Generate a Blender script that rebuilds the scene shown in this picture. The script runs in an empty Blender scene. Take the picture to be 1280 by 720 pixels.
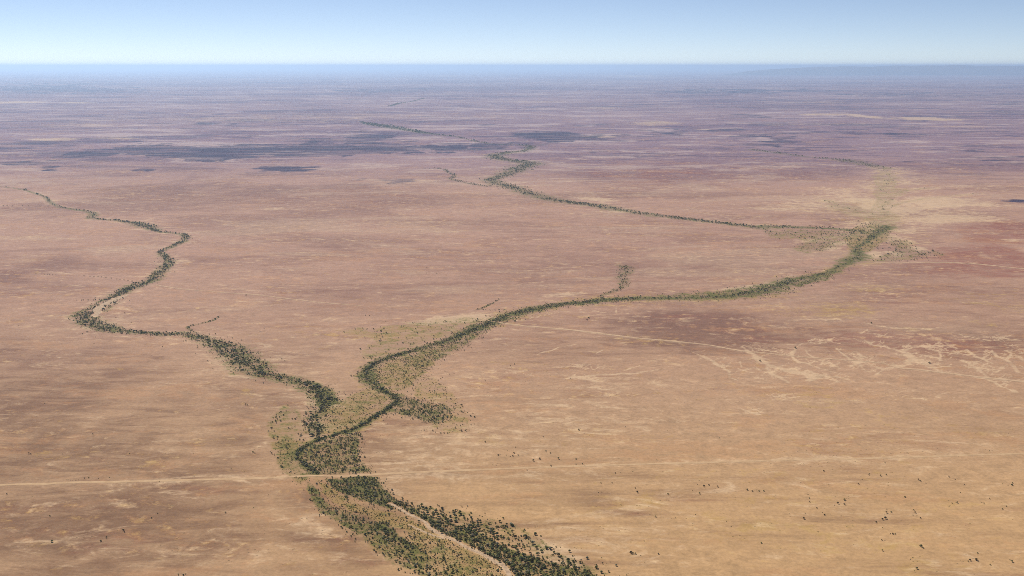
import bpy, math, random
import numpy as np
from mathutils import Vector

random.seed(7)
rng = np.random.default_rng(11)
R = math.radians

# ------------------------------------------------------------------ camera, sky, sun, exposure
H = 600.0                     # flying height above the plain, metres
F = 1372.0                    # focal length in photograph pixels (1280 wide, about 50 degrees)
HOR = 82.2                    # row of the true horizon
PITCH = math.atan((360 - HOR) / F)
sc = bpy.context.scene
cam_d = bpy.data.cameras.new('camera')
cam_d.sensor_width = 36
cam_d.angle_x = 2 * math.atan(640 / F)
cam_d.clip_start = 1.0
cam_d.clip_end = 1.5e6
cam = bpy.data.objects.new('camera', cam_d)
sc.collection.objects.link(cam)
cam.location = (0, 0, H)
cam.rotation_euler = (math.pi / 2 - PITCH, 0, 0)
sc.camera = cam

SUN_EL, SUN_AZ = 42.0, -32.0          # azimuth measured from the view direction, negative = to the left
world = bpy.data.worlds.new('World')
sc.world = world
world.use_nodes = True
wn = world.node_tree
wn.nodes.clear()
sky = wn.nodes.new('ShaderNodeTexSky')
sky.sky_type = 'NISHITA'
sky.sun_disc = False
sky.sun_elevation = R(SUN_EL)
sky.sun_rotation = R(SUN_AZ)
sky.altitude = 9000
sky.air_density = 1.25
sky.dust_density = 0.9
sky.ozone_density = 1.2
bg = wn.nodes.new('ShaderNodeBackground')
bg.inputs['Strength'].default_value = 0.087
wo = wn.nodes.new('ShaderNodeOutputWorld')
tone = wn.nodes.new('ShaderNodeMix'); tone.data_type = 'RGBA'; tone.blend_type = 'MULTIPLY'
tone.inputs[0].default_value = 1.0
tone.inputs[7].default_value = (1.20, 1.05, 0.98, 1)
wn.links.new(sky.outputs[0], tone.inputs[6])
wn.links.new(tone.outputs[2], bg.inputs[0])
wn.links.new(bg.outputs[0], wo.inputs[0])

sun_d = bpy.data.lights.new('sun', 'SUN')
sun_d.energy = 4.6
sun_d.angle = R(0.53)
sun_d.color = (1.0, 0.97, 0.93)
sun = bpy.data.objects.new('sun', sun_d)
sc.collection.objects.link(sun)
to_sun = Vector((math.sin(R(SUN_AZ)) * math.cos(R(SUN_EL)), math.cos(R(SUN_AZ)) * math.cos(R(SUN_EL)), math.sin(R(SUN_EL))))
sun.rotation_euler = to_sun.to_track_quat('Z', 'Y').to_euler()
sun.location = (0, 0, 700)

sc.view_settings.view_transform = 'Standard'
sc.view_settings.look = 'None'
sc.view_settings.exposure = 0.15
sc.view_settings.gamma = 1.0
sc.view_settings.use_curve_mapping = False
sc.render.engine = 'CYCLES'
sc.cycles.max_bounces = 5
sc.cycles.diffuse_bounces = 3
sc.cycles.volume_bounces = 1
sc.cycles.use_denoising = False
sc.cycles.pixel_filter_type = 'BLACKMAN_HARRIS'
sc.cycles.filter_width = 0.9
sc.cycles.use_adaptive_sampling = False

HAZE_DENSITY = 2.4e-5
HAZE_COLOR = (0.55, 0.76, 1.0, 1)

# ------------------------------------------------------------------ helpers
CT, ST = math.cos(PITCH), math.sin(PITCH)
def ground(px, py):
    """the point of the plain seen at a pixel of the photograph"""
    px = np.asarray(px, float); py = np.asarray(py, float)
    v = (360 - py) / F
    t = H / (ST - v * CT)
    return (px - 640) / F * t, t * (CT + v * ST)
def depth_at(Y):
    return Y * CT + H * ST
def pix(X, Y):
    d = depth_at(Y)
    return 640 + F * X / d, 360 - F * (Y * ST - H * CT) / d

def hash2(ix, iy, seed):
    h = (ix.astype(np.int64) * 374761393 + iy.astype(np.int64) * 668265263 + seed * 1442695041) & 0x7fffffff
    h = ((h ^ (h >> 13)) * 1274126177) & 0x7fffffff
    return ((h ^ (h >> 16)) & 0xffff) / 65535.0
def vnoise(x, y, seed=0):
    ix = np.floor(x); iy = np.floor(y)
    fx = x - ix; fy = y - iy
    fx = fx * fx * (3 - 2 * fx); fy = fy * fy * (3 - 2 * fy)
    a = hash2(ix, iy, seed); b = hash2(ix + 1, iy, seed)
    c = hash2(ix, iy + 1, seed); d = hash2(ix + 1, iy + 1, seed)
    return (a * (1 - fx) + b * fx) * (1 - fy) + (c * (1 - fx) + d * fx) * fy
def fnoise(x, y, seed=0, oct=3):
    s = 0; a = 0.55; t = 0
    for i in range(oct):
        s = s + a * vnoise(x, y, seed + i * 17); t += a
        x = x * 2.03 + 5.1; y = y * 2.03 + 1.7; a *= 0.55
    return s / t
def sstep(a, b, x):
    t = np.clip((x - a) / (b - a), 0, 1)
    return t * t * (3 - 2 * t)

def tag(o, label=None, cat=None, group=None, kind=None):
    if label: o['label'] = label
    if cat: o['category'] = cat
    if group: o['group'] = group
    if kind: o['kind'] = kind
    return o
def mesh_np(name, co, faces, mat=None, smooth=False):
    me = bpy.data.meshes.new(name)
    co = np.asarray(co, np.float32); faces = np.asarray(faces, np.int32)
    k = faces.shape[1]; n = len(faces)
    me.vertices.add(len(co)); me.vertices.foreach_set('co', co.ravel())
    me.loops.add(n * k); me.loops.foreach_set('vertex_index', faces.ravel())
    me.polygons.add(n); me.polygons.foreach_set('loop_start', np.arange(0, n * k, k, dtype=np.int32))
    me.polygons.foreach_set('loop_total', np.full(n, k, np.int32))
    if smooth: me.polygons.foreach_set('use_smooth', np.ones(n, bool))
    me.update(calc_edges=True)
    if mat: me.materials.append(mat)
    return me
def link(name, me, parent=None):
    o = bpy.data.objects.new(name, me)
    sc.collection.objects.link(o)
    if parent: o.parent = parent
    return o

class NT:
    """small helper for writing node materials"""
    def __init__(s, name):
        s.m = bpy.data.materials.new(name); s.m.use_nodes = True
        s.t = s.m.node_tree; s.t.nodes.clear()
        s.out = s.t.nodes.new('ShaderNodeOutputMaterial')
    def n(s, kind, **kw):
        nd = s.t.nodes.new(kind)
        for k, v in kw.items(): setattr(nd, k, v)
        return nd
    def put(s, sock, v):
        if isinstance(v, bpy.types.NodeSocket): s.t.links.new(v, sock)
        elif v is not None: sock.default_value = v
    def math(s, op, a, b=None, c=None):
        nd = s.n('ShaderNodeMath', operation=op)
        s.put(nd.inputs[0], a); s.put(nd.inputs[1], b)
        if c is not None: s.put(nd.inputs[2], c)
        return nd.outputs[0]
    def ramp(s, x, a, b):
        nd = s.n('ShaderNodeMapRange', interpolation_type='SMOOTHSTEP')
        s.put(nd.inputs[0], x); nd.inputs[1].default_value = a; nd.inputs[2].default_value = b
        return nd.outputs[0]
    def mix(s, f, a, b):
        nd = s.n('ShaderNodeMix', data_type='RGBA')
        s.put(nd.inputs[0], f); s.put(nd.inputs[6], a); s.put(nd.inputs[7], b)
        return nd.outputs[2]
    def mapping(s, rot=0, scale=(1, 1, 1)):
        g = s.n('ShaderNodeNewGeometry')
        m = s.n('ShaderNodeMapping'); m.inputs['Rotation'].default_value = (0, 0, rot); m.inputs['Scale'].default_value = scale
        s.t.links.new(g.outputs['Position'], m.inputs[0])
        return m.outputs[0]
    def noise(s, vec, scale, detail=4, rough=0.55, dist=0.0):
        nd = s.n('ShaderNodeTexNoise')
        s.put(nd.inputs['Vector'], vec); nd.inputs['Scale'].default_value = scale
        nd.inputs['Detail'].default_value = detail; nd.inputs['Roughness'].default_value = rough
        nd.inputs['Distortion'].default_value = dist
        return nd.outputs[0]
    def diffuse(s, col, rough=1.0):
        b = s.n('ShaderNodeBsdfPrincipled')
        s.put(b.inputs['Base Color'], col); b.inputs['Roughness'].default_value = rough
        b.inputs['Specular IOR Level'].default_value = 0.1
        s.t.links.new(b.outputs[0], s.out.inputs[0])
        return b

def C(r, g, b): return (r, g, b, 1)

# ------------------------------------------------------------------ what lies where on the plain
# lines and outlines surveyed on the photograph, turned into places on the ground
LEFT_CREEK = [(-20,230,10),(0,233,10),(30,237,12),(45,242,12),(56,246,12),(65,254,14),(75,259,14),(90,261.5,16),(103,263,18),(112,265,20),(119,268.5,22),(113,273,20),(125,274.5,18),(143,275,22),(152,277,18),(165,278,30),(178,281,45),(188,285,35),(200,290,14),(215,291.5,12),(228,293,16),(233,297,18),(228,302,18),(218,307,14),(207,312,14),(199,315.5,14),(207,321,20),(213,327,22),(207,334,24),(198,342,20),(193,349,24),(184,353,24),(170,357,26),(158,362,22),(147,369,24),(133,378,28),(120,387,32),(110,392,34),(105,396,30),(113,403,30),(127,409,32),(143,413,26),(160,415,20),(185,416.5,16),(205,418,18),(225,417,20),(245,420,24),(265,427,28),(285,436,36),(300,449,38),(315,460,38),(330,468,24),(350,473,22),(372,477,22),(390,484,24),(403,492,28),(406,502,26),(400,512,20),(393,522,20),(392,532,17),(394,541,14),(398,549,9)]
CHANNEL = [(1108,283,26),(1098,290,26),(1088,298,18),(1078,306,12),(1070,309,10),(1072,315,16),(1075,321,26),(1064,326,30),(1052,331,16),(1043,336,10),(1041,340,12),(1025,343,14),(1010,347,18),(990,351,30),(970,358,34),(950,364,38),(925,368.5,30),(900,371,24),(860,372.5,20),(820,372.8,18),(785,373.5,20),(755,375,20),(735,377.5,20),(700,380.5,20),(672,385,22),(650,390,22),(632,396,22),(612,404,20),(592,412,20),(575,419,16),(560,425.5,15),(540,431.5,13),(520,437.5,12),(500,443,12),(480,449,13),(466,455.5,14),(458,462.5,15),(457,470,15),(463,478,13),(473,485,11),(483,490,9),(492,496,8),(497,501,8),(490,507,8),(479,514,8),(467,522,8),(455,530,8),(440,537,8),(420,543.5,7),(400,549.5,7),(386,556,8),(374,563,9),(371,570,10),(377,577,10),(387,585,10),(396,592,9)]
FAR_CREEK = [(662,182,40),(664,185,40),(655,189,45),(640,190,60),(622,193,70),(618,197,80),(635,200,80),(655,202,90),(662,206,90),(650,210,80),(640,215,70),(630,219,60),(612,225,50),(622,230,55),(640,234,60),(650,239,60),(665,243,60),(680,248,60),(700,251,52),(720,254,52),(745,257,56),(765,261,50),(790,265,46),(815,269,42),(845,272,38),(875,276,36),(905,279,36),(930,282.5,40),(950,285,46)]
FAR_CREEK_TAIL = [(950,283,50),(980,284,50),(1010,284.5,46),(1040,286,44),(1065,288,44),(1085,291,36)]
FAR_GREEN = [(450,152,20),(462,155,90),(478,157,150),(495,160,120),(512,163,90),(530,166.5,60),(548,168.5,34),(570,171,22),(595,177,22),(615,180,22),(640,181,22),(662,182,26)]
FAR_RIGHT = [(940,187,60),(960,189.5,60),(985,193,60),(1015,197,40),(1045,199,50),(1062,201,110),(1075,204,100),(1095,208,70),(1108,211,50)]
FAR_TWIG = [(487,133,60),(500,129,60),(515,127,30),(530,123,40)]
UPPER_TWIG = [(530,211,20),(545,210,20),(556,212,24),(562,216,24),(568,219,26),(563,224,26),(580,228,30),(600,232,36),(614,233,40)]
TRIBUTARY = [(778,332,26),(784,336,30),(780,341,28),(777,346,24),(779,351,22),(781,357,20),(772,362,16),(760,366.5,14),(750,370,12),(755,375,12)]
SPUR = [(624,374,5),(618,378,5),(610,382,8),(603,385,6),(595,387,5),(615,388,3),(632,387,3)]
SPUR_B = [(274,396,4),(266,401,5),(258,403,5),(245,406,4),(234,409,6),(238,413,6),(244,416,6)]
LOWER_BED = [(488,630,2.6),(498,635,2.6),(508,641,2.6),(520,647,2.4),(532,653,2.4),(537,660,2.6),(547,666,2.6),(560,672,2.4),(573,678,2.6),(585,685,2.6),(597,690,2.8),(608,695,3.0),(618,702,3.2),(628,706,3.4),(634,713,3.6),(638,722,4.0),(650,740,4.2)]
LOWER_BED_B = [(511,656,1.5),(522,661,1.8),(540,669,1.8),(555,673,1.6)]
LEFT_BED = [(161,368,4),(152,371,9),(143,374,12),(134,379,12),(126,383,12),(120,388,10),(123,391,7),(118,395,7)]
TRACK_A = [(-120,612,5),(0,606,5),(55,605,5),(85,603,5),(160,602,5),(240,600,5),(320,598,5),(370,595.5,4.5),(400,594.5,4),(430,595.5,4),(455,593.5,4.5),(520,590.5,4.5),(600,587,4.5),(680,584,4.5),(760,581.5,4.5),(840,579,4.5),(920,576.8,4.5),(1000,574.5,4.5),(1080,573,4.5),(1160,570.6,4.5),(1220,568.5,4.5),(1280,567,4.5),(1420,562,4.5)]
TRACK_D = [(600,399,3),(640,405.7,4),(680,409.5,5),(720,413,6),(765,418.8,6),(795,422.5,5),(825,425,5),(860,428.5,5),(890,432,5),(927,438.7,5),(960,441.5,3.5),(1000,446,3),(1040,449,3),(1075,451,3),(1108,455,3),(1122,459.8,5),(1150,462,6),(1180,466,6),(1230,472,7),(1280,477,5),(1400,488,5)]
TRACK_E = [(1095,328.5,6),(1135,328.7,7),(1185,328,8),(1215,329.5,8),(1245,332.5,8),(1285,336.5,8),(1400,347,8)]
TRACK_C = [(195,356,4),(217,360,4.5),(270,365,4.5),(320,368.5,4.5),(345,371.5,4.5),(370,374.5,4.5),(405,378.5,4.5),(430,380.5,4.5),(450,382,4)]
FENCE_ROW = [(0,331,4),(30,334,5),(75,341,5),(120,345.5,5),(165,351,4)]
# pale rills of the drainage pattern
RILLS = [
 [(927,433,6),(937,440,10),(950,450,14),(964,458,16),(985,463,18),(1010,468,18),(1035,471,10)],
 [(957,459,8),(966,467,9),(976,473,10),(986,479,6)],
 [(985,463,8),(1000,466,14),(1020,472,18),(1010,476,10)],
 [(930,432,7),(945,436,5),(970,440,4),(1000,447,3)],
 [(985,435,6),(994,436,6),(989,442,8),(991,447,8),(998,452,7),(1010,455,6),(1030,462,7),(1045,466,5)],
 [(1007,437,5),(1009,442,6),(1020,447,6),(1033,452,6),(1050,460,5)],
 [(1030,450,4),(1026,456,4)],
 [(1068,445,5),(1077,450,6),(1074,446,4)],
 [(1072,441,5),(1077,447,6),(1072,453,9),(1063,458,8)],
 [(1045,435,4),(1060,448,5),(1072,454,7),(1080,462,5)],
 [(1020,430,3),(1040,427,3)],
 [(1080,425,6),(1090,431,8),(1108,434,9),(1125,438,12),(1132,442,12),(1140,449,15),(1150,450,12),(1160,456,12),(1172,463,12),(1182,467,10)],
 [(1192,431,9),(1175,432,8),(1155,433,8),(1140,434,8),(1131,438,10)],
 [(1140,449,15),(1133,455,18),(1124,458,13),(1106,461,7),(1095,468,4)],
 [(1145,452,8),(1165,459,8)],
 [(1172,438,5),(1175,443,5),(1175,451,4)],
 [(1208,437,4),(1218,444,6),(1228,449,6),(1240,454,4)],
 [(1203,450,8),(1212,455,6),(1222,461,5),(1230,468,9),(1235,474,12),(1250,482,8),(1270,490,8)],
 [(1240,439,4),(1245,445,6),(1258,450,7),(1268,457,8),(1272,465,8)],
 [(1257,438,6),(1265,442,6),(1258,450,6)],
 [(1275,446,6),(1280,452,6)],
 [(1253,459,6),(1245,465,6)],
 [(865,440,5),(880,446,8),(895,455,9),(911,464,8),(912,472,6),(925,476,5)],
 [(925,452,4),(927,459,4)],
 [(700,474,6),(740,469,9),(790,467,10),(830,461,8)],
 [(672,443,3),(700,434,6),(722,430,5)],
 [(745,442,3),(757,436,4)],
 [(640,402,3),(700,390,2)],
 [(726,387,4),(760,391,4),(785,392,4)],
 [(770,385,3),(770,391,3)],
 [(1080,403,6),(1095,407,8),(1120,410,9),(1160,411,9),(1176,409,6)],
 [(1200,418,5),(1225,424,6),(1250,426,8),(1275,425,6)],
 [(735,484,3),(760,487,5)], [(740,511,3),(760,509,5)], [(780,463,5),(800,457,4)],
]
def branch(pts, rg, depth=0):
    out = []
    for i in range(len(pts) - 1):
        (x0, y0, w0), (x1, y1, w1) = pts[i], pts[i + 1]
        n = 2 if depth == 0 else 1
        for _ in range(n):
            if rg.random() > (.75 if depth == 0 else .5): continue
            t = rg.random(); sx, sy = x0 + (x1 - x0) * t, y0 + (y1 - y0) * t
            dx = rg.choice([-1, 1]) * rg.uniform(4, 16) * (.7 if depth else 1); dy_ = -rg.uniform(.8, 4.5) * (1 if rg.random() < .8 else -1)
            w = max(1.6, min(w0, w1) * rg.uniform(.22, .42))
            b = [(sx, sy, w), (sx + dx * .4 + rg.normal() * .8, sy + dy_ * .35 + rg.normal() * .3, w * .9), (sx + dx * .75 + rg.normal(), sy + dy_ * .8, w * .7), (sx + dx, sy + dy_, w * .45)]
            out.append(b)
            if depth < 1: out += branch(b, rg, depth + 1)
    return out
def wiggle(pts, rg):
    out = []
    for i in range(len(pts) - 1):
        (x0, y0, w0), (x1, y1, w1) = pts[i], pts[i + 1]
        k = max(1, int(abs(x1 - x0) / 4))
        for j in range(k):
            t = j / k; e = 0 if (i == 0 and j == 0) else 1
            out.append((x0 + (x1 - x0) * t + e * rg.normal() * .7, y0 + (y1 - y0) * t + e * rg.normal() * .35, (w0 + (w1 - w0) * t) * rg.uniform(.55, 1.25)))
    out.append(pts[-1])
    return out
_rb = np.random.default_rng(3)
RILLS = [wiggle(p, _rb) for p in RILLS]
TWIGS = [b for p in RILLS[:23] for b in branch(p[::2] if len(p) > 4 else p, _rb)]
for _ in range(46):
    x0 = _rb.uniform(900, 1285) if _rb.random() < .7 else _rb.uniform(650, 1285); y0 = _rb.uniform(430, 472) if _rb.random() < .6 else _rb.uniform(405, 530)
    k = _rb.uniform(.10, .30); L_ = _rb.uniform(14, 48); w_ = _rb.uniform(1.6, 4.2)
    p = wiggle([(x0, y0, w_ * .6), (x0 + L_ * .5, y0 + L_ * .5 * k, w_), (x0 + L_, y0 + L_ * k, w_ * 1.2)], _rb)
    TWIGS += [p] + branch(p[::3] if len(p) > 6 else p, _rb)
# washed lines of sand on the nearer plain
WASH = [
 [(655,592,5),(700,607,6),(740,614,6),(790,627,5),(850,642,3)],
 [(660,588,3),(720,604,4),(745,615,4),(800,630,4),(870,646,3)],
 [(620,600,3),(670,625,3),(720,640,3)],
 [(300,656,3),(330,660,3),(400,668,5),(440,682,6),(480,697,6),(520,712,7)],
 [(340,636,4),(360,650,7),(400,668,8)],
]
def poly_ell(lst): return lst
# soft patches: (px, py, half width px, half height px, lean, strength)
MAUVE = [(90,620,300,120,0,.50),(60,480,230,60,0,.28),(95,331,60,9,0,.5),(8,347,30,7,0,.6),(330,238,190,12,0,.55),(860,222,130,16,0,.5),
 (1080,425,260,17,-.04,.42),(1240,425,120,20,-.05,.38),(870,415,140,22,-.06,.34),(880,395,60,7,0,.4),(1060,275,50,6,.1,.6),(1108,283,22,6,0,.7),(520,360,200,24,0,.12),(350,440,60,26,.1,.22),
 (700,610,60,18,-.25,.2),(780,640,70,14,-.25,.15),(170,330,60,10,0,.3),(440,370,120,12,0,.2),(700,440,110,16,0,.3),(1230,470,60,8,0,.2),(960,330,80,14,0,.1),(1100,370,60,8,0,.15),(230,240,120,10,0,.2),
 (1000,210,150,14,0,.3),(700,300,200,20,0,.05),(400,160,400,12,0,.15),(640,110,700,10,0,.25),(140,650,90,12,.1,.3),(60,680,60,14,.1,.2),(440,640,50,12,-.3,.2),(400,680,50,12,-.3,.25)]
RED = [(1235,320,90,32,0,.9),(1260,295,60,14,0,.6),(880,222,110,12,0,.45),(1150,430,190,14,-.05,.48),(850,208,90,8,0,.3),(380,245,150,10,0,.3),(1130,380,120,14,0,.25),(880,392,70,5,0,.3),(1000,300,40,8,0,.3),(150,680,60,10,.2,.15),(270,615,40,10,0,.18),(1080,250,120,10,0,.1)]
PALE = [(1110,252,90,16,0,.32),(1160,262,90,14,0,.3),(1060,240,60,8,0,.4),(1140,284,40,8,0,.4),(582,397,42,6,.05,.85),(545,401,38,4,.05,.6),(1037,311,11,2.4,0,1.1),(1048,304.5,16,3,.08,1.1),(1093,318,12,4.5,.1,1.1),(1113,315,9,2,0,.9),(1124,318,12,3,0,1),(1146,311,15,3.2,-.08,1),
 (1092,259,18,4,-.05,.8),(1080,268,16,3,0,.7),(1125,262,22,3,0,.7),(1072,250,16,3,0,.6),(1130,228,30,3,0,.6),(1085,235,20,2.5,0,.6),(1175,249,60,4,0,.75),(1190,274,55,3.5,0,.7),(1195,256,60,3,0,.6),(1130,290,14,4,0,.4),(1268,300,20,3,0,.6),(1150,148,46,1.8,-.03,1.2),(1085,146,26,1.6,-.1,1.1),(1030,143,45,1.0,0,.8),(1020,155,50,1.2,0,.5),(748,171,22,1.2,0,1),(20,128,32,1.1,0,1.1),(95,128.5,22,.8,0,.8),
 (60,174,30,1.6,0,.8),(150,173,26,1.4,0,.7),(822,154,24,2.4,0,.6),(742,249,24,2.2,-.08,.9),(352,261,32,1.8,0,.7),(985,352,45,3,.12,.6),(955,357,30,2.5,.1,.6),(920,361,22,1.6,.05,.6),(565,95,30,.8,0,.5),(790,95,30,.9,0,.7),
 (720,445,0,0,0,0),(690,540,160,40,0,.22),(520,600,60,26,0,.22),(540,570,60,22,0,.18),(700,695,24,10,-.2,.5),(760,690,70,20,-.2,.2),(395,660,30,14,-.5,.25),(960,262,40,2.5,0,.4),(1210,233,60,3,0,.4),(1130,222,60,4,0,.35),
 (450,145,200,3,0,.25),(300,150,150,3,0,.3),(120,157,60,2.4,0,.4),(880,162,10,1,0,.3),(530,225,30,2,0,.3),(670,127,60,1.4,0,.4),(745,135,40,1.2,0,.4),(1000,255,40,3,0,.4),(700,368,30,2.5,.05,.5),(1060,362,26,2,0,.3),(240,290,20,3,0,.3),(1200,158,60,1,0,.4),(1240,140,60,.8,0,.5),
 (1010,128,50,1,0,.4),(200,110,60,.7,0,.4),(300,98,80,.6,0,.3),(480,98,60,.6,0,.3)]
GOLD = [(1092,262,70,22,0,.6),(1110,235,60,14,0,.45),(1120,300,50,12,0,.4),(1150,411,28,3,0,1),(1230,404,40,6,-.1,.7),(1060,388,60,7,.05,.55),(1085,360,34,4,0,.8),(1260,380,50,10,-.2,.5),(1255,353,40,5,0,.4),(1218,377,30,3,-.1,.7),(800,424,40,5,-.05,.6),(650,455,30,5,0,.5),(1100,545,0,0,0,0),
 (1100,505,90,14,0,.3),(1130,525,80,12,0,.3),(1240,540,50,6,0,.35),(1000,500,60,12,0,.3),(320,455,20,12,-.3,.4),(310,490,10,12,0,.6),(60,568,45,4,0,.5),(60,684,20,7,0,.6),(620,553,16,6,-.3,.6),(650,605,14,6,-.3,.4),(1000,640,320,70,-.1,.22),(1080,690,160,18,-.2,.3),(830,540,120,16,0,.15),
 (960,300,60,10,0,.2),(1010,385,90,8,0,.4),(270,540,60,22,.2,.25),(200,580,80,12,0,.25),(210,650,40,14,.1,.3),(1200,440,30,3,0,.3),(380,420,120,8,0,.2),(540,375,90,4,0,.25),(600,330,40,4,0,.15),(670,310,40,3,.1,.3),(1080,255,30,6,0,.5),(1060,262,22,4,0,.5),(1100,275,24,7,0,.7),(1085,296,30,9,.1,.9),(1075,318,26,6,0,.5),(1050,262,18,5,-.2,.8),(900,290,50,3,0,.25),(1110,240,14,6,0,.4),(150,240,60,2,0,.2)]
DARK = [(300,188.5,130,5.5,.0,1.0),(230,192,60,4,0,.9),(430,186.5,90,4.5,.03,1),(520,184,50,2,.02,.6),(170,188,60,4,0,.7),(110,195,50,2.4,.03,.8),(40,183,60,4,0,.4),(60,212.5,17,2.4,0,1.0),(30,205,30,2,0,.5),(187,212,20,1.3,0,.8),(350,211,50,2.4,.03,.9),(310,215,26,1.5,0,.5),(130,226,20,1.2,0,.5),(90,229,24,1.5,0,.5),
 (60,110.5,75,3.2,0,1.0),(120,113,60,1.5,0,.5),(260,155,28,1.4,0,.8),(250,161,40,1.6,0,.4),(240,173,0,0,0,0),(395,175,70,1.8,0,.5),(470,174,26,2,0,.7),(475,114,50,1.5,0,.6),(410,99,80,.7,0,.5),(90,97,80,.7,0,.5),(300,97,60,.5,0,.5),(690,169,50,2.4,0,.9),(710,172,60,2,0,.6),(665,167,30,1,0,.7),(828,165,26,1.6,0,.7),(826,169,40,1.5,0,.5),(912,162.5,22,1.3,0,1),(925,172,30,2.4,0,.6),(975,174.5,20,3.6,0,1),(940,180,20,2,0,.6),
 (850,115,50,1.5,0,.5),(920,114.5,50,1.6,0,.9),(1000,113,50,1.2,0,.5),(940,145,40,1.4,0,.5),(1120,168,34,1.2,0,.7),(745,191,24,1,0,.6),(1100,118,60,1.4,0,.5),(1200,120,100,2,0,.35),(1270,130,30,2,0,.4),(1260,154,40,2,0,.3),(1270,251,24,2.6,0,.5),(510,226,40,3,0,.45),(500,223,30,1.6,0,.3),(615,182,40,2.4,0,.7),(480,168,40,2.6,0,.5),(20,122,0,0,0,0),(640,180,70,2,0,.4),(700,110,200,2.4,0,.2),(1090,157,30,1,0,.3),
 (150,103,200,1.2,0,.3),(560,103,200,1,0,.3),(960,135,120,1.5,0,.2),(1130,203,90,3,0,.2),(1230,195,100,5,0,.3),(170,90,180,1.2,0,.4)]
# wooded or grassy outlines
V1 = [(380,562),(405,552),(432,543),(452,538),(450,556),(449,572),(459,583),(470,592),(402,593),(386,576)]
V2 = [(404,598),(472,596),(478,610),(490,622),(512,632),(530,641),(500,638),(470,630),(440,622),(416,610)]
V3 = [(393,598),(404,601),(425,618),(450,630),(480,637),(505,645),(530,658),(545,668),(566,679),(540,676),(520,668),(480,655),(450,643),(425,634),(404,618)]
V4 = [(384,601),(393,606),(402,622),(418,633),(442,641),(465,651),(490,665),(520,682),(560,710),(575,724),(530,724),(500,706),(470,690),(447,669),(425,655),(402,642),(388,626)]
V4D = [(470,652),(485,658),(505,672),(524,684),(519,689),(500,680),(480,667),(462,656)]
V5 = [(505,662),(545,672),(580,684),(612,700),(634,724),(570,724),(540,696),(512,676)]
V6 = [(472,626),(500,631),(540,645),(590,660),(640,688),(700,705),(762,724),(645,724),(620,700),(590,684),(560,671),(545,664),(520,645),(495,633)]
V7 = [(505,628),(560,637),(600,643),(640,655),(668,668),(690,685),(725,702),(775,722),(740,718),(700,703),(640,686),(590,660),(540,645)]
V7S = [(560,630),(610,636),(655,650),(680,660),(690,672),(725,680),(770,702),(790,722),(775,722),(725,702),(690,685),(668,668),(640,655),(600,643)]
V8 = [(478,488),(500,492),(530,503),(556,505),(570,513),(558,526),(545,531),(525,525),(507,520),(496,516),(480,520),(470,526),(480,512),(500,502)]
V8S = [(505,465),(540,470),(566,490),(585,515),(592,540),(560,542),(535,532),(570,515),(550,503),(520,498)]
V9 = [(474,457),(500,448),(540,440),(562,432),(545,452),(532,470),(515,486),(495,490),(474,480),(466,468)]
V10 = [(498,449),(530,438),(570,426),(600,412),(614,412),(590,428),(558,444),(534,458),(512,464)]
V11 = [(402,522),(410,503),(432,497),(458,484),(488,497),(478,512),(452,527),(430,537),(405,545),(397,536)]
V12 = [(385,478),(402,480),(418,488),(425,500),(414,512),(404,520),(396,505),(398,492)]
V13 = [(340,556),(362,545),(380,552),(368,566),(372,582),(390,598),(376,606),(350,585)]
V14 = [(335,530),(355,505),(378,515),(390,535),(375,550),(345,552)]
V15 = [(455,640),(470,655),(500,680),(540,712),(545,722),(500,712),(470,692),(440,668),(420,650)]
V16 = [(1000,345),(1040,338),(1060,332),(1075,325),(1060,335),(1040,345),(1020,355),(990,362),(968,362)]
V17 = [(1060,290),(1090,275),(1110,285),(1112,300),(1095,312),(1070,318),(1055,308)]
V18 = [(1110,300),(1130,300),(1145,312),(1180,316),(1180,319),(1130,326),(1100,327),(1085,325),(1105,318),(1120,312)]
V19 = [(950,286),(1080,290),(1080,294),(1040,310),(1010,318),(990,312),(1005,300),(960,296)]
FLOOD = [(1085,276),(1060,270),(1036,260),(1032,250),(1060,254),(1088,262),(1092,250),(1096,236),(1090,222),(1104,212),(1126,222),(1122,236),(1142,236),(1122,250),(1112,262),(1128,272),(1114,286)]
FLOOD_LINES = [[(1098,283,34),(1109,270,30),(1103,258,26),(1116,247,22),(1100,236,26),(1114,224,28),(1106,211,40)], [(1096,268,30),(1070,263,26),(1045,258,30),(1033,250,20)], [(1110,244,16),(1130,239,14),(1150,236,14),(1170,235,10)], [(1108,262,14),(1125,254,14),(1150,249,12),(1190,245,10),(1230,241,8)], [(1070,290,20),(1040,298,16),(1010,300,14)], [(1100,290,12),(1120,300,16),(1140,304,20)]]
V20 = [(420,415),(500,405),(560,398),(610,398),(585,412),(540,428),(500,438),(470,448),(455,452),(450,440),(470,425)]
V21 = [(780,372),(840,368),(900,362),(940,358),(970,350),(1000,344),(1000,350),(960,362),(900,370),(820,372.5)]

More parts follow.
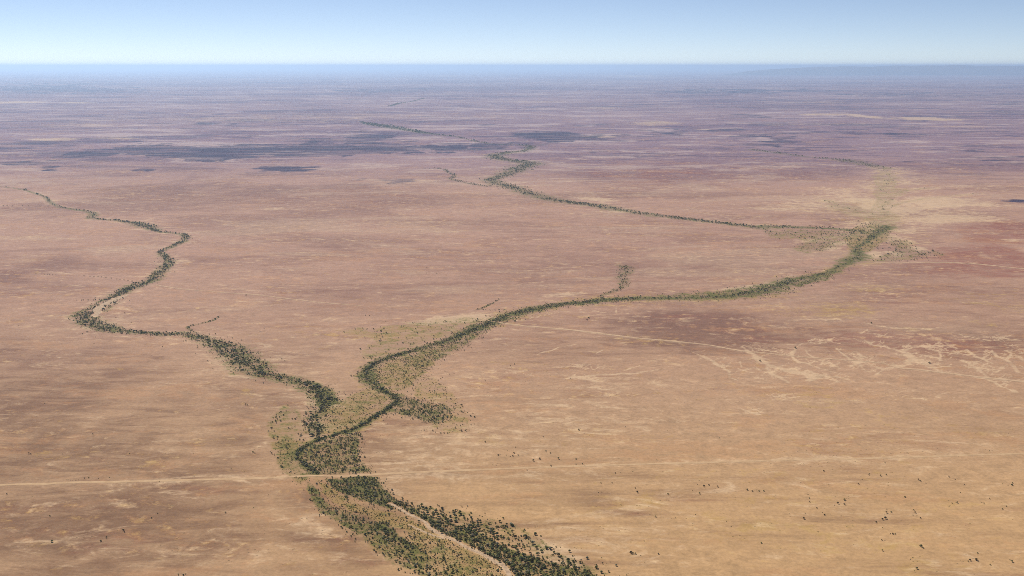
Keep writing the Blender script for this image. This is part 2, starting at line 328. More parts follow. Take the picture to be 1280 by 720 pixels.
# ------------------------------------------------------------------ the ground sheet
def build_ground():
    py = np.concatenate([np.arange(84.2, 200, 0.55), np.arange(200, 740, 0.85)])[::-1]
    _, yr = ground(np.full_like(py, 640.0), py)
    yr = np.concatenate([[-60000, -15000, -4000, -1000, 0, 500, 900], yr])
    yr = np.unique(yr)
    cx = np.concatenate([[-9000, -5000, -3000, -2000, -1400, -1000, -700, -450, -250, -120], np.arange(-60, 1341, 1.15), [1400, 1530, 1730, 1980, 2280, 2680, 3280, 4280, 6280, 10280]])
    w = np.maximum(depth_at(np.maximum(yr, 900)), np.abs(yr) * 0.9) / F
    X = (cx[None, :] - 640) * w[:, None]
    Y = np.repeat(yr[:, None], len(cx), 1)
    nr, nc = X.shape
    PX, PY = pix(X, np.maximum(Y, 900))
    A = np.zeros((nr, nc, 4), np.float32); B = np.zeros((nr, nc, 4), np.float32)
    rowpy = PY[:, 0]
    def block(x0, x1, y0, y1):
        r = np.where((rowpy >= y0) & (rowpy <= y1))[0]; c = np.where((cx >= x0) & (cx <= x1))[0]
        if len(r) == 0 or len(c) == 0: return None
        return slice(r[0], r[-1] + 1), slice(c[0], c[-1] + 1)
    # warped pixel coordinates give soft patches torn edges
    n1 = fnoise(X / 420, Y / 900, 3, 4) - .5
    n2 = fnoise(X / 160, Y / 420, 9, 4) - .5
    n3 = fnoise(X / 45, Y / 120, 21, 3) - .5
    dy = np.clip(PY - HOR, 1.0, 700)
    def ell(lst, arr, ch, torn=.55):
        for (ex, ey, rx, ry, lean, s) in lst:
            if s == 0: continue
            b = block(ex - 2.2 * rx, ex + 2.2 * rx, ey - 2.4 * ry - abs(lean) * rx * 2, ey + 2.4 * ry + abs(lean) * rx * 2)
            if b is None: continue
            x = (PX[b] - ex) / rx
            y = (PY[b] - ey + lean * (PX[b] - ex)) / ry
            d = np.sqrt(x * x + y * y) + (n1[b] * 1.6 + n2[b] * 1.5 + n3[b] * .6) * torn * 1.6
            arr[b][..., ch] += s * (1 - sstep(.2, 1.6, d))
    def line(pts, arr, ch, s, grow=1.0, soft=.6, add=0.0, mode='max'):
        P = [(ground(p[0], p[1]), p[2] * grow + add) for p in pts]
        for i in range(len(P) - 1):
            (a, wa), (b_, wb) = P[i], P[i + 1]
            m = max(wa, wb) * 1.9 + 2
            dmin = float(depth_at(min(a[1], b_[1]) - m)); dmin = max(dmin, 800)
            mx = m * F / dmin
            ylo = min(a[1], b_[1]) - m; yhi = max(a[1], b_[1]) + m
            r0, r1 = np.searchsorted(yr, ylo), np.searchsorted(yr, yhi)
            c0, c1 = np.searchsorted(cx, min(pts[i][0], pts[i+1][0]) - mx), np.searchsorted(cx, max(pts[i][0], pts[i+1][0]) + mx)
            r0 = max(r0 - 1, 0); r1 = min(r1 + 1, nr); c0 = max(c0 - 1, 0); c1 = min(c1 + 1, nc)
            if r1 <= r0 or c1 <= c0: continue
            b = (slice(r0, r1), slice(c0, c1))
            x = X[b]; y = Y[b]
            ax, ay = a; bx, by = b_
            vx, vy = bx - ax, by - ay
            L2 = vx * vx + vy * vy + 1e-9
            t = np.clip(((x - ax) * vx + (y - ay) * vy) / L2, 0, 1)
            d = np.hypot(x - ax - t * vx, y - ay - t * vy)
            w_ = wa + (wb - wa) * t
            q = d / w_ + n3[b] * .9 * soft + n2[b] * .4 * soft
            v = s * (1 - sstep(1 - soft, 1 + soft, q))
            if mode == 'max': arr[b][..., ch] = np.maximum(arr[b][..., ch], v)
            elif mode == 'sub': arr[b][..., ch] *= (1 - v)
    def poly(pts, arr, ch, s, soft_px=4):
        xs = [p[0] for p in pts]; ys = [p[1] for p in pts]
        b = block(min(xs) - 12, max(xs) + 12, min(ys) - 8, max(ys) + 8)
        if b is None: return
        k = 1.0 + np.clip((dy[b] - 100) / 250, 0, 1.2)
        x = PX[b] + n3[b] * 14 + n2[b] * 10; y = PY[b] + n3[b] * 5 * k / 1.5 + n2[b] * 4
        ins = inside(x, y, pts).astype(np.float32)
        # blur a little
        for _ in range(soft_px):
            ins[1:-1] = (ins[:-2] + ins[1:-1] * 2 + ins[2:]) / 4
            ins[:, 1:-1] = (ins[:, :-2] + ins[:, 1:-1] * 2 + ins[:, 2:]) / 4
        arr[b][..., ch] = np.maximum(arr[b][..., ch], ins * s)
    # A: mauve, pale, red, pinkness then painted haze violet with distance      B: gold, litter green, dark stone, near orange soil
    ell(MAUVE, A, 0); ell(PALE, A, 1, .45); ell(RED, A, 2); ell([q[:5] + (q[5] * .8,) for q in GOLD], B, 0); ell([(a_, b_, c_, d_ * 1.6, e_, f_ * 1.15) for a_, b_, c_, d_, e_, f_ in DARK], B, 2, .8)
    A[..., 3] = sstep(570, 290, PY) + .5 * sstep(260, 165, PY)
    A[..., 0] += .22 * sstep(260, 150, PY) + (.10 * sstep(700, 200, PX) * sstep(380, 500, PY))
    B[..., 3] = sstep(150, 620, PX) * sstep(500, 660, PY)
    for L in RILLS: line(L, A, 1, .78, .58, .6)
    for L in TWIGS: line(L, A, 1, .62, .95, .65)
    for L in WASH: line(L, A, 1, .28, 1.0, 1.0)
    line(FENCE_ROW, A, 1, .45, 1, .8); line(TRACK_C, A, 1, .5, .9, .6); line(TRACK_D, A, 1, .55, 1.4, .6); line(TRACK_E, A, 1, .5, 1.2, .6); line(TRACK_A, A, 1, .30, 2.4, .9)
    # sandy margins, then litter and grass along the water lines
    line(LEFT_CREEK, A, 1, .30, 1.9, .8); line(CHANNEL, B, 0, .75, 2.4, .9)
    line(FAR_CREEK, A, 1, .2, 1.8, .9); line(FAR_CREEK_TAIL, B, 0, .4, 1.6, .8)
    line(LEFT_CREEK, B, 1, .62, 1.1, .7); line(CHANNEL, B, 1, .80, 1.35, .8)
    line(FAR_CREEK, B, 1, .62, 1.0, 1.0); line(FAR_CREEK_TAIL, B, 1, .7, .8, .7)
    line(FAR_GREEN, B, 1, .62, .9, .9); line(FAR_RIGHT, B, 1, .5, .9, .9); line(UPPER_TWIG, B, 1, .45, .7, .9)
    line(FAR_TWIG, B, 1, .5, .7, .9); line(TRIBUTARY, B, 1, .45, .9, .6); line(SPUR, B, 1, .5, .8, .8); line(SPUR_B, B, 1, .6, 1, .5)
    for P_, g, v in [(V1,.45,.35),(V2,.15,.60),(V3,.95,.12),(V4,.35,.38),(V4D,.1,.75),(V5,.55,.25),(V6,.2,.45),(V7,.2,.2),(V8,.35,.38),(V8S,.45,.05),(V9,.75,.22),(V10,.5,.32),(V11,.7,.22),(V12,.8,.6),(V13,.75,.35),(V14,.5,.18),(V15,.3,.15),(V16,.6,.5),(V17,.9,.25),(V18,.5,.2),(V19,.45,.22),(V20,.5,.15),(V21,.6,.45)]:
        poly(P_, B, 0, g * 1.45); poly(P_, B, 1, v + .22)
    poly(FLOOD, B, 0, .85); poly(FLOOD, B, 1, .32); poly(FLOOD, A, 1, .35)
    for L in FLOOD_LINES: line(L, B, 0, .8, 2.2, 1.0); line(L, B, 1, .38, 1.0, 1.0); line(L, A, 1, .5, 3.6, 1.0)
    for L in (LOWER_BED, LEFT_BED, LOWER_BED_B):
        line(L, B, 1, .95, 1.5, .3, 1.0, 'sub'); line(L, A, 1, .8, 1.2, .4)
    # mesh
    co = np.zeros((nr * nc, 3), np.float32); co[:, 0] = X.ravel(); co[:, 1] = Y.ravel()
    i = np.arange(nr - 1)[:, None] * nc + np.arange(nc - 1)[None, :]
    i = i.ravel()
    faces = np.stack([i, i + 1, i + nc + 1, i + nc], 1)
    me = mesh_np('ground', co, faces)
    for nm, arr in (('soils', A), ('cover', B)):
        at = me.attributes.new(nm, 'FLOAT_COLOR', 'POINT')
        at.data.foreach_set('color', np.clip(arr, 0, 1.5).astype(np.float32).ravel())
    me.materials.append(ground_material())
    o = link('ground', me)
    tag(o, 'dry tan and mauve desert plain with pale washes reaching the horizon', 'ground', kind='structure')

def inside(x, y, pts):
    r = np.zeros(np.shape(x), bool)
    n = len(pts)
    for i in range(n):
        x1, y1 = pts[i]; x2, y2 = pts[(i + 1) % n]
        if y1 == y2: continue
        c = ((y1 > y) != (y2 > y)) & (x < (x2 - x1) * (y - y1) / (y2 - y1) + x1)
        r ^= c
    return r

TAN = C(.465, .278, .148); TAN_NEAR = C(.510, .303, .140); PINK = C(.435, .245, .162); VIOLET_HAZY = C(.270, .160, .185)  # the far violet is soil with distance haze put into its colour
MAUVE_C = C(.200, .104, .055); MAUVE_FAR = C(.230, .112, .080); MAUVE_HAZY = C(.135, .066, .120); PALE_C = C(.640, .440, .255); RED_C = C(.265, .092, .062)  # the hazy mauve has blue of the distant air painted in
GOLD_C = C(.400, .250, .080); GREEN_C = C(.120, .110, .028); DARK_C = C(.022, .015, .055); OCHRE_C = C(.470, .230, .100)
def ground_material():
    g = NT('desert_soil')
    a = g.n('ShaderNodeAttribute', attribute_name='soils'); b = g.n('ShaderNodeAttribute', attribute_name='cover')
    sa = g.n('ShaderNodeSeparateColor'); sb = g.n('ShaderNodeSeparateColor')
    g.t.links.new(a.outputs['Color'], sa.inputs[0]); g.t.links.new(b.outputs['Color'], sb.inputs[0])
    mauve, pale, red = sa.outputs; pink = a.outputs['Alpha']
    gold, green, dark = sb.outputs; near = b.outputs['Alpha']
    M = g.math
    def gn(vec, size, detail=7, rough=.64, dist=.4, gain=6.5):      # noise about zero, spread about .35
        return M('MULTIPLY', M('SUBTRACT', g.noise(vec, 1 / size, detail, rough, dist), .5), gain)
    def wsum(*tw):
        r = None
        for t, w in tw:
            q = M('MULTIPLY', t, w) if w != 1 else t
            r = q if r is None else M('ADD', r, q)
        return r
    iso = g.mapping()
    wind = g.mapping(R(-16), (.42, 1, 1))          # wind-laid bands, drawn out sideways
    fan = g.mapping(R(22), (.16, 1, 1))            # wash lines fanning down the nearer plain
    big = gn(iso, 900)
    band = gn(wind, 46, 8, .70, .9)
    fine = gn(iso, 26, 7, .70)
    mid = gn(g.mapping(R(8), (.55, 1, 1)), 210, 8, .68, .7)
    far = gn(g.mapping(R(4), (.5, 1, 1)), 2400, 9, .68, .5)
    wash = gn(fan, 34, 6, .62, .3)
    grit = gn(iso, 6, 4, .75, 0)
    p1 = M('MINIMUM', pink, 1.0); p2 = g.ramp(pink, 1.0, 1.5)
    base = g.mix(near, TAN, TAN_NEAR); base = g.mix(p2, g.mix(p1, base, PINK), VIOLET_HAZY)
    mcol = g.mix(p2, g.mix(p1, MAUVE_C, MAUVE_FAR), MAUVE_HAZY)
    # the nearer right plain shows wash lines instead of bands
    lin = M('ADD', M('MULTIPLY', band, M('SUBTRACT', 1.0, near)), M('MULTIPLY', wash, near))
    f = g.ramp(wsum((mauve, 1.25), (lin, .48), (mid, .24), (big, .30), (far, .24), (fine, .26)), -.20, 1.15)
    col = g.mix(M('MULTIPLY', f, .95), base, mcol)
    # far belts of colour
    ff = g.ramp(wsum((far, 1.0), (mid, .35)), -.1, .55)
    col = g.mix(M('MULTIPLY', M('MULTIPLY', ff, p1), .5), col, mcol)
    # red soils
    rf = g.ramp(wsum((red, 1.0), (mid, .45), (fine, .2), (lin, .15)), .12, 1.0)
    col = g.mix(M('MULTIPLY', rf, .8), col, RED_C)
    # orange blushes among the mottles
    blush = gn(g.mapping(R(-10), (.5, 1, 1)), 130, 7, .66, .8)
    bf = g.ramp(wsum((blush, 1.0), (fine, .35)), .22, .75)
    col = g.mix(M('MULTIPLY', bf, .26), col, OCHRE_C)
    gf = g.ramp(wsum((gold, .9), (fine, .6), (mid, .35), (band, .3)), .25, 1.15)
    col = g.mix(M('MULTIPLY', gf, .68), col, GOLD_C)
    # drawn-out pale and dark streaks of the far country
    st1 = gn(g.mapping(R(3), (.45, 1, 1)), 430, 7, .70, .8, 8); st2 = gn(g.mapping(R(-5), (.45, 1, 1)), 360, 7, .70, .8, 8)
    vast = gn(g.mapping(0, (.7, 1, 1)), 5200, 6, .7, .5, 8)
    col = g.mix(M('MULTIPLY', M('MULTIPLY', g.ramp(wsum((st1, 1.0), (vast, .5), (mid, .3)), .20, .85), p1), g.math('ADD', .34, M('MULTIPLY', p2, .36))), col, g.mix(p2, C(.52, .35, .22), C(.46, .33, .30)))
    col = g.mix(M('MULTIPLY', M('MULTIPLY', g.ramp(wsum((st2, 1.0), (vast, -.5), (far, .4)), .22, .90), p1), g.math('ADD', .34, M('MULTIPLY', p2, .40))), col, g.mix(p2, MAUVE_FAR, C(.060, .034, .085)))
    # pale sand: thin broken streaks everywhere, solid along the washes
    pn = gn(g.mapping(R(-14), (.45, 1, 1)), 48, 8, .74, 1.6)
    pf = g.ramp(wsum((pale, 1.25), (pn, .62), (fine, .28), (mid, .22)), .08, 1.05)
    col = g.mix(M('MULTIPLY', pf, .66), col, PALE_C)
    # dark stony ground far out
    dn = gn(g.mapping(0, (.35, 1, 1)), 240, 9, .76, 1.0)
    df = g.ramp(wsum((dark, 1.15), (dn, .80), (mid, .25)), .30, .98)
    df = M('MULTIPLY', df, g.ramp(dark, .04, .22))
    carve = g.ramp(gn(g.mapping(R(2), (.3, 1, 1)), 190, 7, .72, .6, 8), -.30, .22)
    df = M('MULTIPLY', df, M('ADD', .48, M('MULTIPLY', carve, .52)))
    col = g.mix(M('MULTIPLY', df, .94), col, DARK_C)
    # litter and low green growth
    grf = g.ramp(wsum((green, 1.0), (grit, .30), (fine, .38)), .18, .95)
    grf = M('MULTIPLY', grf, g.ramp(green, .02, .22))
    col = g.mix(grf, col, GREEN_C)
    # stones, tussocks and scalds too small to stand out singly
    v = M('ADD', 1.0, wsum((grit, .13), (fine, .16), (band, .05), (mid, .05)))
    vm = g.n('ShaderNodeVectorMath', operation='SCALE'); g.put(vm.inputs[0], col); g.put(vm.inputs[3], v)
    col = vm.outputs[0]
    sp = g.n('ShaderNodeTexVoronoi'); g.put(sp.inputs['Vector'], iso); sp.inputs['Scale'].default_value = 1 / 8
    speck = M('LESS_THAN', sp.outputs['Distance'], .15)
    sm = g.ramp(wsum((mid, .6), (fine, .5), (gold, .4)), .18, .40)
    col = g.mix(M('MULTIPLY', M('MULTIPLY', speck, sm), .6), col, C(.10, .07, .03))
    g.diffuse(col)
    return g.m

build_ground()

# ------------------------------------------------------------------ distant hills
def hills(name, label, pts, D, depth, seed, rough):
    n = 420; m = 22
    xs = np.interp(np.linspace(0, 1, n), np.linspace(0, 1, len(pts)), [p[0] for p in pts])
    tops = np.interp(xs, [p[0] for p in pts], [p[1] for p in pts])
    prof = H + (HOR - tops) * D / F
    prof = np.maximum(prof, 4)
    co = []
    for j in range(m):
        v = j / (m - 1)
        y = D - depth * .45 + depth * v
        bell = math.sin(math.pi * v) ** 1.3
        x = (xs - 640) / F * D * (y / D)
        nz = fnoise(x / 2600, np.full(n, y / 3200), seed, 5)
        nz2 = vnoise(x / 900, np.full(n, y / 3000), seed + 5)
        z = prof * bell * (1 - rough + rough * (nz * .75 + nz2 * .25) * 1.15) - 3
        co.append(np.stack([x, np.full(n, y), z], 1))
    co = np.concatenate(co)
    i = (np.arange(m - 1)[:, None] * n + np.arange(n - 1)[None, :]).ravel()
    me = mesh_np(name, co, np.stack([i, i + 1, i + n + 1, i + n], 1), HILL)
    return tag(link(name, me), label, 'hills', kind='structure')
g = NT('hill_rock')
n_ = g.noise(g.mapping(), 1 / 1500, 6, .6)
g.diffuse(g.mix(g.ramp(n_, .35, .65), C(.08, .060, .060), C(.14, .10, .08)))
HILL = g.m
hills('distant_hills', 'long low blue range standing on the horizon above the pale flats', [(900,93),(930,88),(970,84.5),(1010,82.8),(1050,81.8),(1100,81.3),(1150,81),(1180,80.7),(1195,80.6),(1215,81.0),(1250,81.1),(1270,80.7),(1300,80.9),(1380,81.4),(1500,81.9)], 75000, 9000, 3, .25)

# ------------------------------------------------------------------ tracks and dry sand beds
def soil_mat(name, c1, c2, scale, edge=None):
    g = NT(name)
    n1 = g.noise(g.mapping(), 1 / scale, 5, .6, .4)
    g.diffuse(g.mix(g.ramp(n1, .35, .68), c1, c2))
    return g.m
TRACK_M = soil_mat('graded_soil', C(.580, .378, .202), C(.480, .300, .155), 14)
TRACK_F = soil_mat('graded_soil_far', C(.58, .385, .225), C(.49, .310, .175), 18)
BED_M = soil_mat('dry_bed_sand', C(.560, .390, .240), C(.36, .235, .14), 6)
def smooth_line(pts, step):
    P = [(*map(float, ground(p[0], p[1])), p[2]) for p in pts]
    out = []
    for i in range(len(P) - 1):
        p0 = P[max(i - 1, 0)]; p1 = P[i]; p2 = P[i + 1]; p3 = P[min(i + 2, len(P) - 1)]
        L = math.hypot(p2[0] - p1[0], p2[1] - p1[1]); n = max(2, int(L / step))
        for k in range(n):
            t = k / n
            out.append(tuple(.5 * ((2 * p1[a]) + (-p0[a] + p2[a]) * t + (2 * p0[a] - 5 * p1[a] + 4 * p2[a] - p3[a]) * t * t + (-p0[a] + 3 * p1[a] - 3 * p2[a] + p3[a]) * t ** 3) for a in (0, 1, 2)))
    out.append(P[-1])
    return np.array(out)
def ribbon(name, label, cat, pts, mat, z, step, wob, wmul=1.0, seed=0):
    L = smooth_line(pts, step)
    d = np.gradient(L[:, :2], axis=0); d /= np.linalg.norm(d, axis=1)[:, None] + 1e-9
    nrm = np.stack([-d[:, 1], d[:, 0]], 1)
    s = np.cumsum(np.hypot(*np.gradient(L[:, :2], axis=0).T))
    rows = []
    lanes = [(-1.0, .8), (-.72, .95), (-.3, 1), (.3, 1), (.72, .95), (1.0, .8)]
    for q, (u, hz) in enumerate(lanes):
        w = L[:, 2] * wmul * (.8 + wob * vnoise(s / (step * 3), np.full(len(s), q * 3.3), seed) if abs(u) == 1 else 1)
        c = L[:, :2] + nrm * (u * w)[:, None]
        rows.append(np.column_stack([c, np.full(len(c), z * hz)]))
    n = len(L); co = np.concatenate(rows)
    i = (np.arange(len(lanes) - 1)[:, None] * n + np.arange(n - 1)[None, :]).ravel()
    me = mesh_np(name, co, np.stack([i, i + n, i + n + 1, i + 1], 1)[:, ::-1], mat)
    return tag(link(name, me), label, cat, kind='structure')
ribbon('dirt_track', 'straight pale graded dirt track crossing the plain and the wooded valley', 'dirt track', TRACK_A, TRACK_M, .12, 10, .7, .66, 1)
ribbon('dirt_track', 'pale dirt track running from the creek bend to the branching white rills', 'dirt track', TRACK_D, TRACK_F, .3, 14, 1.0, .5, 2)
ribbon('dirt_track', 'curved pale track across the red plain beside the sandy confluence', 'dirt track', TRACK_E, TRACK_F, .4, 20, 1.0, .5, 3)
ribbon('dirt_track', 'faint thin track on the plain between the two creeks', 'dirt track', TRACK_C, TRACK_F, .3, 16, 1.0, .4, 4)
ribbon('creek_bed', 'winding pale dry sand bed between dark trees, longest of the sand beds', 'creek bed', LOWER_BED, BED_M, .14, 5, 1.1, .58, 5)
ribbon('creek_bed', 'short thin side channel of pale sand beside the yellow grass', 'creek bed', LOWER_BED_B, BED_M, .14, 5, 1.1, .6, 6)
ribbon('creek_bed', 'broad pale sand bed inside the sharp bend of the dark tree-lined creek', 'creek bed', LEFT_BED, BED_M, .2, 8, 1.1, .75, 7)

# ------------------------------------------------------------------ where trees and shrubs stand
PL = []      # x, y, radius, kind (0 tree, 1 shrub), tint index, zone
TINTS = [(.078,.086,.024), (.108,.108,.028), (.148,.130,.030), (.200,.145,.036), (.120,.070,.028), (.200,.175,.115), (.055,.066,.026), (.190,.175,.028)]
def near_line(x, y, pts, w):
    P = [ground(p[0], p[1]) for p in pts]
    m = np.full(len(x), 1e9)
    for i in range(len(P) - 1):
        ax, ay = P[i]; vx, vy = P[i+1][0] - ax, P[i+1][1] - ay
        t = np.clip(((x - ax) * vx + (y - ay) * vy) / (vx * vx + vy * vy + 1e-9), 0, 1)
        m = np.minimum(m, np.hypot(x - ax - t * vx, y - ay - t * vy))
    return m < w
def add(x, y, rlo, rhi, kind, tints, zone, clump=.5, cs=14.0, thin=None):
    x = np.asarray(x); y = np.asarray(y)
    n = fnoise(x / cs, y / cs, 40 + kind, 2)
    keep = rng.random(len(x)) < np.clip(1 - clump + clump * 2 * sstep(.38, .62, n), 0, 1)
    keep &= ~near_line(x, y, TRACK_A, 4.2)
    keep &= ~near_line(x, y, LOWER_BED, 3.2) & ~near_line(x, y, LEFT_BED, 9) & ~near_line(x, y, LOWER_BED_B, 1.6)
    x = x[keep]; y = y[keep]
    r = (rlo + (rhi - rlo) * rng.random(len(x)) ** 2.2) * (.82 if kind == 0 else .9)
    ti = rng.choice(tints, len(x))
    PL.append(np.column_stack([x, y, r, np.full(len(x), kind), ti, np.full(len(x), zone)]))
def belt(pts, per1000, rlo, rhi, kind, tints, zone, grow=1.0, offset=0.0, clump=.5, cs=14.0, taper=1.0, seg=None):
    P = [(ground(p[0], p[1]), p[2]) for p in pts]
    if seg: P = P[seg[0]:seg[1]]
    xs, ys = [], []
    for i in range(len(P) - 1):
        (a, wa), (b, wb) = P[i], P[i + 1]
        L = math.hypot(b[0] - a[0], b[1] - a[1])
        w = (wa + wb) / 2 * grow
        n = rng.poisson(L * w * 2 * per1000 / 1000)
        if n == 0: continue
        t = rng.random(n); wv = (wa + (wb - wa) * t) * grow
        u = (rng.random(n) + rng.random(n) * taper) / (1 + taper) * 2 - 1 if taper else rng.random(n) * 2 - 1
        nx, ny = -(b[1] - a[1]) / L, (b[0] - a[0]) / L
        xs.append(a[0] + (b[0] - a[0]) * t + nx * (u + offset) * wv); ys.append(a[1] + (b[1] - a[1]) * t + ny * (u + offset) * wv)
    if xs: add(np.concatenate(xs), np.concatenate(ys), rlo, rhi, kind, tints, zone, clump, cs)
def field(pts, per1000, rlo, rhi, kind, tints, zone, clump=.5, cs=14.0):
    gx, gy = ground([p[0] for p in pts], [p[1] for p in pts])
    area = (gx.max() - gx.min()) * (gy.max() - gy.min())
    n = int(area * per1000 / 1000)
    x = rng.uniform(gx.min(), gx.max(), n); y = rng.uniform(gy.min(), gy.max(), n)
    px, py = pix(x, y)
    j = inside(px + rng.normal(0, 4.5, n), py + rng.normal(0, 2.4, n), pts)
    add(x[j], y[j], rlo, rhi, kind, tints, zone, clump, cs)
T, S = 0, 1
DK = [0, 0, 1, 1, 2, 6, 4, 5]; MX = [0, 1, 1, 2, 2, 4, 5]; GD = [2, 3, 3, 3, 7]; OL = [1, 2, 2, 3, 4]
# left creek
belt(LEFT_CREEK[:13], 2.6, 3, 6, T, DK, 0, .9, clump=.7, cs=40)
belt(LEFT_CREEK[12:33], 9, 2.6, 5.5, T, DK, 0, 1.0, clump=.6, cs=22)
belt(LEFT_CREEK[32:], 23, 1.8, 4.2, T, DK, 1, 1.0, clump=.75, cs=15)
belt(LEFT_CREEK[32:], 24, .8, 1.8, S, OL, 1, 1.3, clump=.4)
belt(LEFT_CREEK[20:], 1.6, 1.5, 3.0, T, DK, 0, 2.2, clump=.8, cs=30)
field(V12, 12, 1.2, 3.0, T, [2, 7, 1, 0], 1, .5, 9)
# channel
belt(CHANNEL[:14], 8, 1.8, 3.6, T, MX, 2, .8, clump=.6, cs=24)
belt(CHANNEL[13:27], 13, 2.0, 4.0, T, MX, 2, .7, clump=.5, cs=20)
belt(CHANNEL[26:42], 34, 1.8, 3.6, T, DK, 2, .46, clump=.4, cs=18)
belt(CHANNEL[41:], 70, 1.7, 3.3, T, DK, 3, .56, clump=.25, cs=10)
belt(CHANNEL[20:66], 44, .9, 2.0, S, OL, 2, 1.7, clump=.5)
belt(CHANNEL[14:42], 2.5, 1.6, 3.2, T, MX, 2, 2.6, clump=.7, cs=30)
belt(FAR_CREEK, 3.4, 3.0, 5.5, T, MX, 4, .85, clump=.9, cs=55)
belt(FAR_CREEK[17:], 7.0, 2.6, 5.0, T, DK, 4, .9, clump=.6, cs=60)
belt(FAR_CREEK[:17], 1.7, 3, 6, T, DK, 4, 1.5, clump=1.0, cs=70)
belt(FAR_CREEK_TAIL, 3.5, 3, 5.5, T, DK, 4, 1.0, clump=.6, cs=40)
belt(FAR_GREEN, 1.2, 6, 10, T, [0, 6, 6], 4, 1.0, clump=.5, cs=120)
belt(FAR_RIGHT, .9, 4, 7, T, MX, 4, 1.0, clump=.7, cs=90)
belt(FAR_TWIG, 1.2, 6, 10, T, DK, 4, .8, clump=.3, cs=100)
belt(UPPER_TWIG, 5, 2.5, 4.5, T, DK, 4, .8, clump=.3, cs=50)
belt(TRIBUTARY, 8, 1.8, 3.4, T, DK, 2, 1.0, clump=.6, cs=14)
belt(SPUR, 40, 1.4, 2.6, T, DK, 2, .6, clump=.3); belt(SPUR_B, 40, 1.8, 3.2, T, DK, 1, .7, clump=.4)
for L in FLOOD_LINES: belt(L, .5, 2.5, 4.5, T, MX, 4, 1.0, clump=.8, cs=60)
# valley
field(V1, 60, 1.0, 2.4, T, MX, 5, .6, 8); field(V1, 60, .6, 1.4, S, OL, 5, .4, 6)
field(V2, 92, 1.0, 2.5, T, DK + MX, 6, .45, 8); field(V2, 60, .6, 1.4, S, OL, 6, .4)
field(V3, 150, .55, 1.3, S, GD, 7, .35, 6); field(V3, 7, 1.2, 2.2, T, MX, 7, .5)
field(V4, 48, .9, 2.3, T, DK + [5], 8, .6, 9); field(V4, 50, .6, 1.3, S, OL, 8, .4)
field(V4D, 80, 1.2, 2.6, T, DK, 8, .3, 8)
field(V5, 26, .9, 2.1, T, MX, 9, .6, 9); field(V5, 110, .55, 1.3, S, OL + GD, 9, .45, 6)
field(V6, 96, 1.2, 3.0, T, DK, 10, .6, 10); field(V6, 90, .6, 1.5, S, OL + [4], 10, .4)
field(V7, 32, 1.3, 3.2, T, DK, 11, .85, 16); field(V7, 16, .6, 1.5, S, OL, 11, .6)
field(V7S, 1.6, 1.2, 2.6, T, DK, 11, .5, 16); field(V7S, 4, .5, 1.2, S, OL, 11, .5)
field(V8, 42, 1.2, 2.5, T, MX + DK, 12, .6, 9); field(V8, 40, .6, 1.3, S, OL, 12, .5)
field(V8S, 4.5, 1.4, 2.8, T, MX, 12, .8, 12); field(V8S, 14, .6, 1.3, S, OL, 12, .6)
field(V9, 5, 1.2, 2.4, T, MX, 12, .5); field(V9, 40, .7, 1.5, S, GD + OL, 12, .4)
field(V10, 26, 1.3, 2.5, T, MX, 2, .6, 8); field(V11, 5, 1.2, 2.4, T, MX, 13, .6, 10); field(V11, 40, .6, 1.5, S, GD + OL, 13, .5)
field(V13, 7, 1.3, 2.4, T, MX, 14, .6, 9); field(V13, 40, .7, 1.5, S, GD + OL, 14, .5)
field(V14, 6, 1.3, 2.4, T, MX, 14, .7, 12); field(V15, 7, 1.2, 2.4, T, DK, 8, .7, 12)
field(V16, 9, 1.8, 3.2, T, MX, 4, .5, 20); field(V17, 5, 2, 4, T, MX, 4, .5, 30); field(V18, 6, 2, 4, T, MX, 4, .7, 40)
field(V19, 3, 2, 4, T, DK, 4, .8, 50); field(V20, 3.5, 1.6, 3, T, MX, 2, .85, 30); field(V21, 5, 1.8, 3, T, MX, 2, .6, 25)
belt(CHANNEL[14:44], 9, 1.0, 2.2, T, MX, 2, 1.2, offset=1.2, clump=.6)
# thin scatter over the open plain
OPEN = [(560,540),(1300,520),(1300,722),(800,722),(560,640)]
field(OPEN, .10, .5, 1.3, S, [1, 4, 2], 15, .9, 45)
field([(-10,560),(360,560),(500,722),(-10,722)], .07, .5, 1.2, S, [1, 4, 3], 16, .9, 40)
field([(560,440),(1300,440),(1300,560),(560,560)], .012, .8, 1.6, S, [1, 4], 15, .9, 60)
field([(-10,400),(350,470),(360,560),(-10,560)], .010, .8, 1.6, S, [1, 4], 16, .9, 60)

